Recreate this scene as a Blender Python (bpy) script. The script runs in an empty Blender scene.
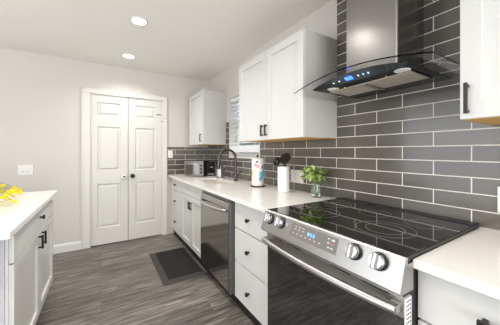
import bpy, bmesh, math, random
from mathutils import Vector, Matrix, Euler

random.seed(7)
scn = bpy.context.scene
col = scn.collection

# ------------------------------------------------------------------ camera
cam_data = bpy.data.cameras.new('camera')
cam = bpy.data.objects.new('camera', cam_data)
col.objects.link(cam)
cam.location = (0, 0, 1.272)
cam.rotation_euler = (math.radians(90), 0, -0.5536)
cam_data.sensor_width = 36
cam_data.lens = 240.9 / 500 * 36
cam_data.shift_y = -(162.5 - 151.7) / 500
cam_data.clip_start = 0.05
scn.camera = cam

# ------------------------------------------------------------------ world, light, exposure
world = bpy.data.worlds.new('world')
scn.world = world
world.use_nodes = True
bg = world.node_tree.nodes['Background']
bg.inputs['Color'].default_value = (0.88, 0.94, 1.0, 1)
bg.inputs['Strength'].default_value = 3.0

def area_light(name, loc, rot, sx, sy, power, color):
    d = bpy.data.lights.new(name, 'AREA')
    d.shape = 'RECTANGLE'; d.size = sx; d.size_y = sy
    d.energy = power; d.color = color
    o = bpy.data.objects.new(name, d)
    o.location = loc; o.rotation_euler = rot
    col.objects.link(o)
    return o

# added fill lamps, unseen, in made-up openings behind the camera and at the left
area_light('fill_rear', (0.0, -2.55, 1.20), (math.radians(122), 0, 0), 2.6, 1.8, 64, (1.0, 0.985, 0.97))
area_light('fill_side', (-2.75, 1.2, 1.25), (math.radians(125), 0, math.radians(-90)), 3.2, 1.7, 10, (1.0, 0.98, 0.95))
area_light('daylight_window', (2.7, 2.65, 0.75), (math.radians(90 + 35), 0, math.radians(90)), 1.2, 0.6, 32, (0.93, 0.97, 1.0))
DOWNLIGHT = 6.5

scn.view_settings.view_transform = 'Standard'
scn.view_settings.look = 'None'
scn.view_settings.gamma = 1
scn.view_settings.use_curve_mapping = False
scn.view_settings.exposure = 0.07

# ------------------------------------------------------------------ helpers
def srgb(r, g, b):
    def c(v):
        v /= 255
        return v / 12.92 if v <= 0.04045 else ((v + 0.055) / 1.055) ** 2.4
    return (c(r), c(g), c(b), 1)

def mat(name, color, rough=0.5, metal=0.0, noise=0.0, nscale=20.0, bump=0.0, bscale=60.0, trans=0.0, ior=1.45,
        emit=None, estr=0.0, coat=0.0, spec=None, stretch=None):
    m = bpy.data.materials.new(name); m.use_nodes = True
    nt = m.node_tree; b = nt.nodes['Principled BSDF']
    b.inputs['Base Color'].default_value = color
    b.inputs['Roughness'].default_value = rough
    b.inputs['Metallic'].default_value = metal
    b.inputs['IOR'].default_value = ior
    b.inputs['Transmission Weight'].default_value = trans
    b.inputs['Coat Weight'].default_value = coat
    if spec is not None: b.inputs['Specular IOR Level'].default_value = spec
    if emit:
        b.inputs['Emission Color'].default_value = emit
        b.inputs['Emission Strength'].default_value = estr
    tc = nt.nodes.new('ShaderNodeTexCoord')
    mp = nt.nodes.new('ShaderNodeMapping')
    nt.links.new(tc.outputs['Object'], mp.inputs['Vector'])
    if stretch: mp.inputs['Scale'].default_value = stretch
    if noise > 0:
        n = nt.nodes.new('ShaderNodeTexNoise'); n.inputs['Scale'].default_value = nscale
        n.inputs['Detail'].default_value = 4
        nt.links.new(mp.outputs[0], n.inputs['Vector'])
        mix = nt.nodes.new('ShaderNodeMix'); mix.data_type = 'RGBA'
        mix.inputs['A'].default_value = tuple(min(1, c * (1 - noise)) for c in color[:3]) + (1,)
        mix.inputs['B'].default_value = tuple(min(1, c * (1 + noise)) for c in color[:3]) + (1,)
        nt.links.new(n.outputs['Fac'], mix.inputs['Factor'])
        nt.links.new(mix.outputs['Result'], b.inputs['Base Color'])
    if bump > 0:
        n2 = nt.nodes.new('ShaderNodeTexNoise'); n2.inputs['Scale'].default_value = bscale
        n2.inputs['Detail'].default_value = 3
        nt.links.new(mp.outputs[0], n2.inputs['Vector'])
        bp = nt.nodes.new('ShaderNodeBump'); bp.inputs['Strength'].default_value = bump
        bp.inputs['Distance'].default_value = 0.004
        nt.links.new(n2.outputs['Fac'], bp.inputs['Height'])
        nt.links.new(bp.outputs[0], b.inputs['Normal'])
    return m

M = {}
M['wall'] = mat('wall_paint', srgb(212, 207, 201), 0.75, bump=0.35, bscale=28)
M['ceiling'] = mat('ceiling_paint', srgb(240, 236, 229), 0.85, bump=0.15, bscale=40)
M['trim'] = mat('trim_paint', srgb(222, 219, 214), 0.4)
M['door'] = mat('door_paint', srgb(217, 214, 208), 0.38)
M['cab'] = mat('cabinet_white_lacquer', srgb(217, 216, 213), 0.32)
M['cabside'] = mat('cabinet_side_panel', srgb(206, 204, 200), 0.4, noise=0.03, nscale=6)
M['wood'] = mat('raw_wood_underside', srgb(214, 172, 104), 0.6, noise=0.15, nscale=8, stretch=(1, 8, 1))
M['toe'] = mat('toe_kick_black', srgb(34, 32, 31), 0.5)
M['quartz'] = mat('white_quartz', srgb(240, 237, 233), 0.16, noise=0.02, nscale=60)
M['black'] = mat('black_metal', srgb(30, 28, 27), 0.42, metal=0.3)
M['pull'] = mat('dark_bronze_pull', srgb(58, 54, 52), 0.35, metal=0.7, bump=0.3, bscale=300)
M['steel'] = mat('brushed_stainless', srgb(184, 181, 178), 0.34, metal=1.0, noise=0.05, nscale=30, stretch=(1, 1, 30))
M['chimsteel'] = mat('chimney_stainless', srgb(150, 147, 146), 0.27, metal=1.0, noise=0.03, nscale=5)
M['darksteel'] = mat('dark_stainless', srgb(176, 172, 168), 0.10, metal=1.0)
M['dwside'] = mat('dishwasher_side_grey', srgb(120, 120, 120), 0.4, metal=0.6)
M['chrome'] = mat('polished_chrome', srgb(214, 214, 216), 0.2, metal=1.0)
M['glassblack'] = mat('black_ceramic_glass', srgb(10, 10, 11), 0.02, ior=1.95)
M['ovenglass'] = mat('oven_door_glass', srgb(22, 22, 23), 0.05, ior=2.1)
M['ringprint'] = mat('printed_ring', srgb(104, 104, 104), 0.4)
M['display'] = mat('display_panel_grey', srgb(120, 115, 112), 0.3)
M['icon'] = mat('panel_icon_print', srgb(205, 205, 205), 0.5)
M['led'] = mat('led_digits', srgb(120, 200, 255), 0.5, emit=srgb(110, 190, 255), estr=1.3)
M['ledblue'] = mat('led_blue', srgb(40, 80, 255), 0.5, emit=srgb(50, 90, 255), estr=7.0)
M['blackplastic'] = mat('black_plastic', srgb(26, 25, 25), 0.35)
M['glass'] = mat('clear_glass', (0.97, 0.99, 0.98, 1), 0.0, trans=1.0, ior=1.45)
M['hoodglass'] = mat('hood_glass', (1, 1, 1, 1), 0.0, trans=1.0, ior=1.16)
M['hoodblack'] = mat('hood_black_enamel', srgb(20, 20, 21), 0.25)
M['hoodfront'] = mat('hood_control_glass', srgb(44, 56, 64), 0.08, spec=0.8)
M['filter'] = mat('baffle_filter_steel', srgb(206, 198, 184), 0.5, metal=0.25)
M['white_ceramic'] = mat('white_ceramic', srgb(240, 238, 235), 0.2, noise=0.02)
M['white_plastic'] = mat('white_plastic', srgb(238, 236, 232), 0.35)
M['slot'] = mat('outlet_slot_dark', srgb(70, 66, 62), 0.6)
M['blind'] = mat('white_blind_slat', srgb(240, 241, 242), 0.45)
M['gunmetal'] = mat('gunmetal_faucet', srgb(92, 88, 86), 0.26, metal=1.0)
M['leaf'] = mat('leaf_green', srgb(182, 200, 122), 0.5, noise=0.35, nscale=30)
M['leafd'] = mat('leaf_dark_green', srgb(110, 140, 74), 0.5, noise=0.3, nscale=30)
M['yellow'] = mat('petal_yellow', srgb(250, 222, 40), 0.55, noise=0.08, nscale=40)
M['stem'] = mat('stem_green', srgb(108, 130, 62), 0.6)
M['sink'] = mat('sink_composite', srgb(226, 218, 206), 0.35)
M['matc'] = mat('mat_black_rubber', srgb(30, 29, 29), 0.75, bump=0.8, bscale=70)
M['mate'] = mat('mat_grey_bevel', srgb(58, 56, 54), 0.6, bump=0.4, bscale=120)
M['knobcover'] = mat('knob_cover_white', srgb(225, 222, 218), 0.35)
M['brass'] = mat('brass_hinge', srgb(190, 160, 96), 0.35, metal=0.9)
M['lens'] = mat('downlight_lens', (1, 1, 1, 1), 0.4, emit=(1, 0.97, 0.9, 1), estr=14)
M['backing'] = mat('gasket_dark', srgb(46, 44, 43), 0.5)

def paper_mat():
    m = mat('paper_towel_print', srgb(240, 238, 234), 0.8, bump=0.3, bscale=120)
    nt = m.node_tree; b = nt.nodes['Principled BSDF']
    tc = nt.nodes.new('ShaderNodeTexCoord')
    nz = nt.nodes.new('ShaderNodeTexNoise'); nz.inputs['Scale'].default_value = 26; nz.inputs['Detail'].default_value = 3
    nt.links.new(tc.outputs['Object'], nz.inputs['Vector'])
    add = nt.nodes.new('ShaderNodeVectorMath'); add.operation = 'MULTIPLY_ADD'
    nt.links.new(nz.outputs['Color'], add.inputs[0])
    add.inputs[1].default_value = (0.05,) * 3
    nt.links.new(tc.outputs['Object'], add.inputs[2])
    prev = None
    # butterfly-like patches of colour printed on the paper (object space of the roll)
    spots = [((-0.035, -0.035, 0.205), 0.018, srgb(236, 160, 175)), ((-0.058, -0.012, 0.15), 0.015, srgb(246, 200, 175)),
             ((-0.056, 0.01, 0.115), 0.019, srgb(200, 212, 130)), ((0.012, -0.062, 0.12), 0.027, srgb(100, 196, 204)),
             ((0.002, -0.062, 0.08), 0.022, srgb(110, 170, 214)), ((0.025, -0.058, 0.19), 0.016, srgb(110, 150, 176)),
             ((0.045, -0.035, 0.15), 0.018, srgb(140, 206, 196)), ((-0.04, -0.05, 0.245), 0.011, srgb(90, 105, 130))]
    for c, r, colr in spots:
        d = nt.nodes.new('ShaderNodeVectorMath'); d.operation = 'DISTANCE'
        nt.links.new(add.outputs[0], d.inputs[0]); d.inputs[1].default_value = tuple(v + 0.025 for v in c)
        lt = nt.nodes.new('ShaderNodeMath'); lt.operation = 'LESS_THAN'
        nt.links.new(d.outputs['Value'], lt.inputs[0]); lt.inputs[1].default_value = r * 1.3
        mx = nt.nodes.new('ShaderNodeMix'); mx.data_type = 'RGBA'
        nt.links.new(lt.outputs[0], mx.inputs['Factor'])
        if prev is None: mx.inputs['A'].default_value = srgb(240, 238, 234)
        else: nt.links.new(prev, mx.inputs['A'])
        mx.inputs['B'].default_value = colr
        prev = mx.outputs['Result']
    nt.links.new(prev, b.inputs['Base Color'])
    return m
M['paper'] = paper_mat()

def tile_mat():
    m = bpy.data.materials.new('glossy_grey_subway_tile'); m.use_nodes = True
    nt = m.node_tree; L = nt.links; b = nt.nodes['Principled BSDF']
    geo = nt.nodes.new('ShaderNodeTexCoord')
    sep = nt.nodes.new('ShaderNodeSeparateXYZ'); L.new(geo.outputs['Object'], sep.inputs[0])
    u = nt.nodes.new('ShaderNodeMath'); u.operation = 'ADD'; L.new(sep.outputs['X'], u.inputs[0]); L.new(sep.outputs['Y'], u.inputs[1])
    u2 = nt.nodes.new('ShaderNodeMath'); u2.operation = 'ADD'; L.new(u.outputs[0], u2.inputs[0])
    u2.inputs[1].default_value = -1.534 - 1.222 + 10 * 0.3166
    v = nt.nodes.new('ShaderNodeMath'); v.operation = 'ADD'; L.new(sep.outputs['Z'], v.inputs[0])
    v.inputs[1].default_value = -0.9125 + 10 * 0.078
    cb = nt.nodes.new('ShaderNodeCombineXYZ'); L.new(u2.outputs[0], cb.inputs[0]); L.new(v.outputs[0], cb.inputs[1])
    br = nt.nodes.new('ShaderNodeTexBrick'); L.new(cb.outputs[0], br.inputs['Vector'])
    br.inputs['Scale'].default_value = 1.0
    br.inputs['Brick Width'].default_value = 0.3166
    br.inputs['Row Height'].default_value = 0.078
    br.inputs['Mortar Size'].default_value = 0.0026
    br.inputs['Mortar Smooth'].default_value = 0.1
    br.inputs['Color1'].default_value = srgb(88, 83, 77)
    br.inputs['Color2'].default_value = srgb(108, 102, 95)
    br.inputs['Mortar'].default_value = srgb(236, 230, 220)
    br.offset = 0.5
    L.new(br.outputs['Color'], b.inputs['Base Color'])
    nz = nt.nodes.new('ShaderNodeTexNoise'); nz.inputs['Scale'].default_value = 9; nz.inputs['Detail'].default_value = 2
    L.new(geo.outputs['Object'], nz.inputs['Vector'])
    rr = nt.nodes.new('ShaderNodeMapRange')
    L.new(br.outputs['Fac'], rr.inputs['Value']); rr.inputs['To Min'].default_value = 0.16; rr.inputs['To Max'].default_value = 0.8
    L.new(rr.outputs[0], b.inputs['Roughness'])
    inv = nt.nodes.new('ShaderNodeMath'); inv.operation = 'MULTIPLY_ADD'
    L.new(br.outputs['Fac'], inv.inputs[0]); inv.inputs[1].default_value = -1.0
    L.new(nz.outputs['Fac'], inv.inputs[2])
    bp = nt.nodes.new('ShaderNodeBump'); bp.inputs['Strength'].default_value = 0.35; bp.inputs['Distance'].default_value = 0.003
    L.new(inv.outputs[0], bp.inputs['Height']); L.new(bp.outputs[0], b.inputs['Normal'])
    b.inputs['Specular IOR Level'].default_value = 0.6
    return m
M['tile'] = tile_mat()

def floor_mat():
    m = bpy.data.materials.new('grey_oak_planks'); m.use_nodes = True
    nt = m.node_tree; L = nt.links; b = nt.nodes['Principled BSDF']
    tc = nt.nodes.new('ShaderNodeTexCoord')
    br = nt.nodes.new('ShaderNodeTexBrick'); L.new(tc.outputs['Object'], br.inputs['Vector'])
    br.inputs['Scale'].default_value = 1.0; br.inputs['Brick Width'].default_value = 1.22
    br.inputs['Row Height'].default_value = 0.15; br.inputs['Mortar Size'].default_value = 0.0012
    br.inputs['Color1'].default_value = (0.40, 0.40, 0.40, 1); br.inputs['Color2'].default_value = (0.62, 0.62, 0.62, 1)
    br.inputs['Mortar'].default_value = (0.08, 0.08, 0.08, 1)
    br.offset = 0.37
    def noise(sc, det, stretch, dist=0.0, rough=0.6):
        mp = nt.nodes.new('ShaderNodeMapping'); mp.inputs['Scale'].default_value = stretch
        L.new(tc.outputs['Object'], mp.inputs['Vector'])
        sh = nt.nodes.new('ShaderNodeVectorMath'); sh.operation = 'ADD'
        L.new(mp.outputs[0], sh.inputs[0])
        ms = nt.nodes.new('ShaderNodeVectorMath'); ms.operation = 'SCALE'; ms.inputs['Scale'].default_value = 23.0
        L.new(br.outputs['Color'], ms.inputs[0]); L.new(ms.outputs[0], sh.inputs[1])
        n = nt.nodes.new('ShaderNodeTexNoise'); n.inputs['Scale'].default_value = sc; n.inputs['Detail'].default_value = det
        n.inputs['Distortion'].default_value = dist; n.inputs['Roughness'].default_value = rough
        L.new(sh.outputs[0], n.inputs['Vector']); return n
    n1 = noise(9, 6, (0.35, 4.0, 1), 0.8)
    n2 = noise(34, 4, (0.12, 3.2, 1), 0.3)
    mix = nt.nodes.new('ShaderNodeMath'); mix.operation = 'MULTIPLY_ADD'
    L.new(n2.outputs['Fac'], mix.inputs[0]); mix.inputs[1].default_value = 0.6; L.new(n1.outputs['Fac'], mix.inputs[2])
    sepc = nt.nodes.new('ShaderNodeSeparateColor'); L.new(br.outputs['Color'], sepc.inputs[0])
    ad = nt.nodes.new('ShaderNodeMath'); ad.operation = 'MULTIPLY_ADD'
    L.new(sepc.outputs[0], ad.inputs[0]); ad.inputs[1].default_value = 0.55; L.new(mix.outputs[0], ad.inputs[2])
    ramp = nt.nodes.new('ShaderNodeValToRGB'); L.new(ad.outputs[0], ramp.inputs[0])
    e = ramp.color_ramp.elements
    e[0].position = 0.55; e[0].color = srgb(34, 31, 29)
    e[1].position = 1.0 ; e[1].color = srgb(168, 161, 152)
    k = e.new(0.82); k.color = srgb(68, 64, 60)
    k = e.new(0.95); k.color = srgb(104, 99, 93)
    mr = nt.nodes.new('ShaderNodeMapRange'); mr.inputs['From Min'].default_value = 0.5; mr.inputs['From Max'].default_value = 1.45
    L.new(ad.outputs[0], mr.inputs['Value']); L.new(mr.outputs[0], ramp.inputs[0])
    e[0].position = 0.12; e[2 if False else 0].position = 0.12
    pos = [0.15, 0.42, 0.60, 0.90]
    for q, pv in zip(range(4), pos): ramp.color_ramp.elements[q].position = pv
    L.new(ramp.outputs[0], b.inputs['Base Color'])
    b.inputs['Roughness'].default_value = 0.38
    bp = nt.nodes.new('ShaderNodeBump'); bp.inputs['Strength'].default_value = 0.25; bp.inputs['Distance'].default_value = 0.002
    L.new(ad.outputs[0], bp.inputs['Height']); L.new(bp.outputs[0], b.inputs['Normal'])
    return m
M['floor'] = floor_mat()

class MB:
    """collects shapes into one mesh"""
    def __init__(s): s.bm = bmesh.new()
    def box(s, x0, x1, y0, y1, z0, z1, bev=0.0, mtx=None):
        r = bmesh.ops.create_cube(s.bm, size=1)
        vs = r['verts']
        for v in vs:
            v.co = Vector(((x0 + x1) / 2 + v.co.x * (x1 - x0), (y0 + y1) / 2 + v.co.y * (y1 - y0), (z0 + z1) / 2 + v.co.z * (z1 - z0)))
        if mtx: bmesh.ops.transform(s.bm, matrix=mtx, verts=vs)
        if bev > 0:
            es = list({e for v in vs for e in v.link_edges})
            bmesh.ops.bevel(s.bm, geom=es, offset=bev, segments=2, affect='EDGES', profile=0.5)
        return s
    def prism(s, prof, a0, a1, axis='y'):
        """extrude a closed profile; axis y: prof=(x,z); axis x: prof=(y,z); axis z: prof=(x,y)"""
        def P(p, a):
            if axis == 'y': return Vector((p[0], a, p[1]))
            if axis == 'x': return Vector((a, p[0], p[1]))
            return Vector((p[0], p[1], a))
        A = [s.bm.verts.new(P(p, a0)) for p in prof]; B = [s.bm.verts.new(P(p, a1)) for p in prof]
        s.bm.faces.new(A); s.bm.faces.new(B[::-1])
        n = len(prof)
        for i in range(n): s.bm.faces.new((A[i], B[i], B[(i + 1) % n], A[(i + 1) % n]))
        return s
    def tube(s, pts, r, seg=12, cap=True):
        pts = [Vector(p) for p in pts]; n = len(pts)
        rs = r if isinstance(r, (list, tuple)) else [r] * n
        rings = []; up = None
        for i, p in enumerate(pts):
            t = (pts[min(i + 1, n - 1)] - pts[max(i - 1, 0)]).normalized()
            if up is None:
                up = Vector((0, 0, 1)) if abs(t.z) < 0.9 else Vector((1, 0, 0))
            a = (up - t * up.dot(t)).normalized(); up = a
            bb = t.cross(a)
            rings.append([s.bm.verts.new(p + (a * math.cos(2 * math.pi * k / seg) + bb * math.sin(2 * math.pi * k / seg)) * rs[i]) for k in range(seg)])
        for i in range(n - 1):
            for k in range(seg):
                s.bm.faces.new((rings[i][k], rings[i][(k + 1) % seg], rings[i + 1][(k + 1) % seg], rings[i + 1][k]))
        if cap:
            s.bm.faces.new(rings[0][::-1]); s.bm.faces.new(rings[-1])
        return s
    def lathe(s, prof, c=(0, 0, 0), seg=32, mtx=None):
        """prof (r,z) pairs; r=0 closes"""
        rings = []; allv = []
        for r, z in prof:
            if r < 1e-6: ring = [s.bm.verts.new((c[0], c[1], c[2] + z))]
            else: ring = [s.bm.verts.new((c[0] + r * math.cos(2 * math.pi * k / seg), c[1] + r * math.sin(2 * math.pi * k / seg), c[2] + z)) for k in range(seg)]
            rings.append(ring); allv += ring
        for A, B in zip(rings, rings[1:]):
            if len(A) == 1 and len(B) == 1: continue
            for k in range(seg):
                k2 = (k + 1) % seg
                if len(A) == 1: s.bm.faces.new((A[0], B[k2], B[k]))
                elif len(B) == 1: s.bm.faces.new((A[k], A[k2], B[0]))
                else: s.bm.faces.new((A[k], A[k2], B[k2], B[k]))
        if mtx: bmesh.ops.transform(s.bm, matrix=mtx, verts=allv)
        return s
    def quad(s, *ps):
        s.bm.faces.new([s.bm.verts.new(p) for p in ps]); return s
    def build(s, name, m, parent=None, smooth=False, origin=None):
        bmesh.ops.recalc_face_normals(s.bm, faces=s.bm.faces)
        me = bpy.data.meshes.new(name)
        if origin is not None: bmesh.ops.translate(s.bm, vec=-Vector(origin), verts=s.bm.verts)
        s.bm.to_mesh(me); s.bm.free()
        me.materials.append(m)
        if smooth:
            me.polygons.foreach_set('use_smooth', [True] * len(me.polygons))
            try: me.set_sharp_from_angle(angle=math.radians(38))
            except Exception: pass
        o = bpy.data.objects.new(name, me); col.objects.link(o)
        if parent is not None:
            o.parent = parent
            # children are built in world coordinates; cancel the (translation only) parent offset
            off = Vector((0, 0, 0)); p = parent
            while p is not None: off += Vector(p.location); p = p.parent
            o.location = (Vector(origin) if origin is not None else Vector((0, 0, 0))) - off
        elif origin is not None: o.location = origin
        return o

def tag(o, label, cat=None, group=None, kind=None):
    if label: o['label'] = label
    if cat: o['category'] = cat
    if group: o['group'] = group
    if kind: o['kind'] = kind
    return o
def thing(name, loc, label, cat, group=None):
    o = bpy.data.objects.new(name, None); col.objects.link(o); o.location = loc
    o.empty_display_size = 0.1
    return tag(o, label, cat, group)
def struct(name, mb, m, label=None, parent=None):
    o = mb.build(name, m, parent); o['kind'] = 'structure'
    if label: o['label'] = label
    return o

XW, XP = 1.534, 1.542      # tile face, plaster face of the right wall
YB = 3.835                 # back wall
ZC = 2.462
CT, CB = 0.914, 0.884      # worktop top / underside

# ------------------------------------------------------------------ the room
XL, YR = -2.8, -2.6
struct('floor', MB().box(XL - .1, XP + .1, YR - .1, YB + .1, -0.08, 0), M['floor'], 'grey wood plank floor')
cm = MB().box(XL - .1, XP + .1, YR - .1, YB + .1, ZC, ZC + .1)
struct('ceiling', cm, M['ceiling'], 'off-white painted ceiling')
# right wall with the window opening
WY0, WY1, WZ0, WZ1 = 2.27, 3.03, 1.205, 2.02
w = MB()
w.box(XP, XP + .14, YR - .1, WY0, 0, ZC); w.box(XP, XP + .14, WY1, YB + .1, 0, ZC)
w.box(XP, XP + .14, WY0, WY1, 0, WZ0); w.box(XP, XP + .14, WY0, WY1, WZ1, ZC)
struct('wall_right', w, M['wall'], 'cream painted wall above the cabinets')
# back wall with the pantry opening
DX0, DX1, DZ = -0.132, 0.802, 2.055
w = MB()
w.box(XL - .1, DX0, YB, YB + .12, 0, ZC); w.box(DX1, XP + .14, YB, YB + .12, 0, ZC); w.box(DX0, DX1, YB, YB + .12, DZ, ZC)
struct('wall_back', w, M['wall'], 'off-white textured wall with the double doors')
# left and rear walls, out of view; their wide openings are added for fill light
w = MB()
w.box(XL - .12, XL, YR - .1, -0.5, 0, ZC); w.box(XL - .12, XL, 2.9, YB + .1, 0, ZC); w.box(XL - .12, XL, -0.5, 2.9, 0, 0.35); w.box(XL - .12, XL, -0.5, 2.9, 2.3, ZC)
struct('wall_left', w, M['wall'])
w = MB()
w.box(XL - .1, -1.4, YR - .12, YR, 0, ZC); w.box(1.4, XP + .1, YR - .12, YR, 0, ZC); w.box(-1.4, 1.4, YR - .12, YR, 2.3, ZC); w.box(-1.4, 1.4, YR - .12, YR, 0, 0.25)
struct('wall_rear', w, M['wall'])
# closet back behind the doors
struct('wall_closet', MB().box(DX0 - .15, DX1 + .15, YB + .5, YB + .55, -.08, ZC).box(DX0 - .15, DX0 - .1, YB + .12, YB + .5, -.08, ZC).box(DX1 + .1, DX1 + .15, YB + .12, YB + .5, -.08, ZC).box(DX0 - .1, DX1 + .1, YB + .1, YB + .5, -.08, -.001).box(DX0 - .1, DX1 + .1, YB + .12, YB + .5, 2.4, ZC), M['wall'])

# tiled backsplash
w = MB()
w.box(XW, XP, 0.30, 1.217, CT - .03, ZC)             # full height behind the hood
w.box(XW, XP, -0.8, 0.30, CT - .03, 1.41)
w.box(XW, XP, 1.217, WY0, CT - .03, 1.3805)
w.box(XW, XP, WY0, WY1, CT - .03, WZ0)
w.box(XW, XP, WY1, YB, CT - .03, 1.69)
struct('wall_right_backsplash', w, M['tile'], 'glossy dark grey subway tile backsplash with pale grout')
struct('wall_back_backsplash', MB().box(0.868, XW, YB - .008, YB, CT - .03, 1.345), M['tile'], 'dark subway tile on the back wall corner')

# baseboards
def baseboard(n, x0, x1):
    mb = MB().prism([(YB, 0), (YB - .016, 0), (YB - .016, .085), (YB - .010, .10), (YB - .004, .112), (YB, .112)], x0, x1, 'x')
    struct(n, mb, M['trim'], 'white baseboard')
baseboard('baseboard_back', XL, DX0 - .088)

# door casing
cw = 0.085
mb = MB()
prof = lambda: None
mb.box(DX0 - cw, DX0 - .002, YB - .018, YB - .0005, 0, DZ + cw * .7, .004)
mb.box(DX1 + .002, DX1 + cw * .72, YB - .018, YB - .0005, 0, DZ + cw * .7, .004)
mb.box(DX0 - cw, DX1 + cw * .72, YB - .020, YB - .0005, DZ + .002, DZ + cw * .7, .004)
mb.box(DX0 - cw, DX0 - cw + .018, YB - .026, YB - .0005, 0, DZ + cw * .7, .003)
mb.box(DX1 + cw * .72 - .018, DX1 + cw * .72, YB - .026, YB - .0005, 0, DZ + cw * .7, .003)
mb.box(DX0 - cw, DX1 + cw * .72, YB - .026, YB - .0005, DZ + cw * .7 - .018, DZ + cw * .7, .003)
struct('trim_1', mb, M['trim'], 'white casing around the double doors')
mb = MB()
mb.box(DX0 - .002, DX0 + .012, YB - .015, YB + .12, 0, DZ); mb.box(DX1 - .012, DX1 + .002, YB - .015, YB + .12, 0, DZ); mb.box(DX0, DX1, YB - .015, YB + .12, DZ - .010, DZ + .002)
struct('trim_2', mb, M['trim'], 'white door jamb')

# ------------------------------------------------------------------ double doors
def door_leaf(name, x0, x1, z0, z1, hinge_x, knob_x, px0, px1, panels, label, knob_mat, knob_label, cover=False):
    yf, yb = YB + .004, YB + .040
    mb = MB()
    mb.box(x0, px0, yf, yb, z0, z1); mb.box(px1, x1, yf, yb, z0, z1)
    zs = [z0] + [z for p in panels for z in p] + [z1]
    for i in range(0, len(zs), 2):
        mb.box(px0, px1, yf, yb, zs[i], zs[i + 1])
    for a, c in panels:                                    # moulded raised panels
        loops = [(0, 0), (.008, .014), (.020, .016), (.040, .004), (.044, .003)]
        rings = []
        for ins, dep in loops:
            rings.append([mb.bm.verts.new(p) for p in ((px0 + ins, yf + dep, a + ins), (px1 - ins, yf + dep, a + ins), (px1 - ins, yf + dep, c - ins), (px0 + ins, yf + dep, c - ins))])
        for A, B in zip(rings, rings[1:]):
            for k in range(4): mb.bm.faces.new((A[k], A[(k + 1) % 4], B[(k + 1) % 4], B[k]))
        mb.bm.faces.new(rings[-1])
    d = mb.build(name, M['door']); d['kind'] = 'structure'; d['label'] = label
    for hz in (0.20, 1.80):
        h = MB().box(hinge_x - .012, hinge_x + .012, YB - .0155, YB + .004, hz - .045, hz + .045, .002)
        h.tube([(hinge_x, YB - .016, hz - .048), (hinge_x, YB - .016, hz + .048)], .006)
        h.build('hinge', M['trim'], d)
    R = Matrix.Translation((knob_x, yf, 0.925)) @ Matrix.Rotation(math.radians(90), 4, 'X')
    k = MB().lathe([(0, 0), (.031, 0), (.031, .006), (.012, .010), (.012, .026), (.024, .034), (.029, .046), (.026, .058), (.014, .064), (0, .065)], mtx=R)
    ko = k.build('door_knob', knob_mat, d, smooth=True); ko['label'] = knob_label
    if cover:
        c = MB().lathe([(.012, .0655), (.034, .062), (.040, .045), (.036, .020), (.033, .012)], mtx=R).build('knob_cover', M['knobcover'], ko, smooth=True)
        c['label'] = 'white child-proof cover over the knob'
    return d
PAN = [(0.235, 0.835), (1.01, 1.615), (1.76, 1.945)]
dl = door_leaf('door_1', DX0 + .014, 0.325, .012, DZ - .012, DX0 + .013, 0.272, -0.045, 0.232, PAN, 'left leaf of the white panelled double doors', M['black'], 'knob under a white cover', True)
dr = door_leaf('door_2', 0.332, DX1 - .014, .012, DZ - .012, DX1 - .013, 0.385, 0.418, 0.70, PAN, 'right leaf of the white panelled double doors', M['black'], 'dark knob')
# child latch at the top of the right leaf
lt = thing('door_latch', (0.79, YB, 1.82), 'small metal hook latch at the upper edge of the right pantry door', 'latch')
MB().box(.715, .79, YB - .002, YB + .004, 1.826, 1.838, .002).build('hook_arm', M['pull'], lt)
MB().tube([(.79, YB - .028, 1.832), (.80, YB - .03, 1.80), (.845, YB - .032, 1.775)], .006).tube([(.79, YB - .01, 1.832), (.79, YB - .028, 1.832)], .006).build('hook', M['chrome'], lt)
MB().lathe([(0, 0), (.009, 0), (.008, .006), (0, .008)], mtx=Matrix.Translation((.79, YB - .018, 1.73)) @ Matrix.Rotation(math.radians(90), 4, 'X')).build('screw', M['pull'], lt)

# ------------------------------------------------------------------ window with blinds
wf = MB()
gx = XP + .085
for (a, b_, c, d) in ((WY0, WY0 + .04, WZ0, WZ1), (WY1 - .04, WY1, WZ0, WZ1), (WY0, WY1, WZ0, WZ0 + .045), (WY0, WY1, WZ1 - .045, WZ1)):
    wf.box(gx, gx + .05, a, b_, c, d, .003)
wf.box(gx + .002, gx + .045, WY0 + .04, WY1 - .04, 1.60, 1.635, .003)
wo = struct('window_1', wf, M['trim'], 'white window frame behind the blinds')
MB().box(gx + .022, gx + .028, WY0 + .04, WY1 - .04, WZ0 + .045, WZ1 - .045).build('window_pane', M['glass'], wo)
# sill and reveals
sl = MB().box(XP - .022, gx, WY0 - .0, WY1 + .0, WZ0 - .018, WZ0 + .004, .004)
struct('trim_3', sl, M['trim'], 'white window sill over the backsplash')
rv = MB()
rv.box(XP - .010, gx, WY0 - .004, WY0 + .008, WZ0, WZ1); rv.box(XP - .010, gx, WY1 - .008, WY1 + .004, WZ0, WZ1); rv.box(XP - .010, gx, WY0, WY1, WZ1 - .008, WZ1 + .004)
struct('trim_4', rv, M['trim'], 'white window reveal')
bl = thing('window_blind', (XP + .03, 2.645, WZ1), 'white horizontal slat blind drawn down over the window above the faucet', 'blind')
MB().box(XP + .005, XP + .055, WY0 + .012, WY1 - .012, WZ1 - .055, WZ1 - .012, .003).build('head_rail', M['blind'], bl)
nz = 10
ztop, zbot = WZ1 - .075, 1.36
sp = (ztop - zbot) / nz
base_slat = None
for i in range(nz):
    z = zbot + sp * (i + .5)
    s = MB()
    ang = math.radians(7)
    mt = Matrix.Translation((XP + .03, 0, z)) @ Matrix.Rotation(ang, 4, 'Y')
    s.box(-.030, .030, WY0 + .014, WY1 - .014, -.0015, .0015, 0, mt)
    s.build('slat', M['blind'], bl)
MB().box(XP - .012, XP + .050, WY0 + .014, WY1 - .014, 1.262, 1.352, .012).build('bottom_rail', M['blind'], bl)
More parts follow.
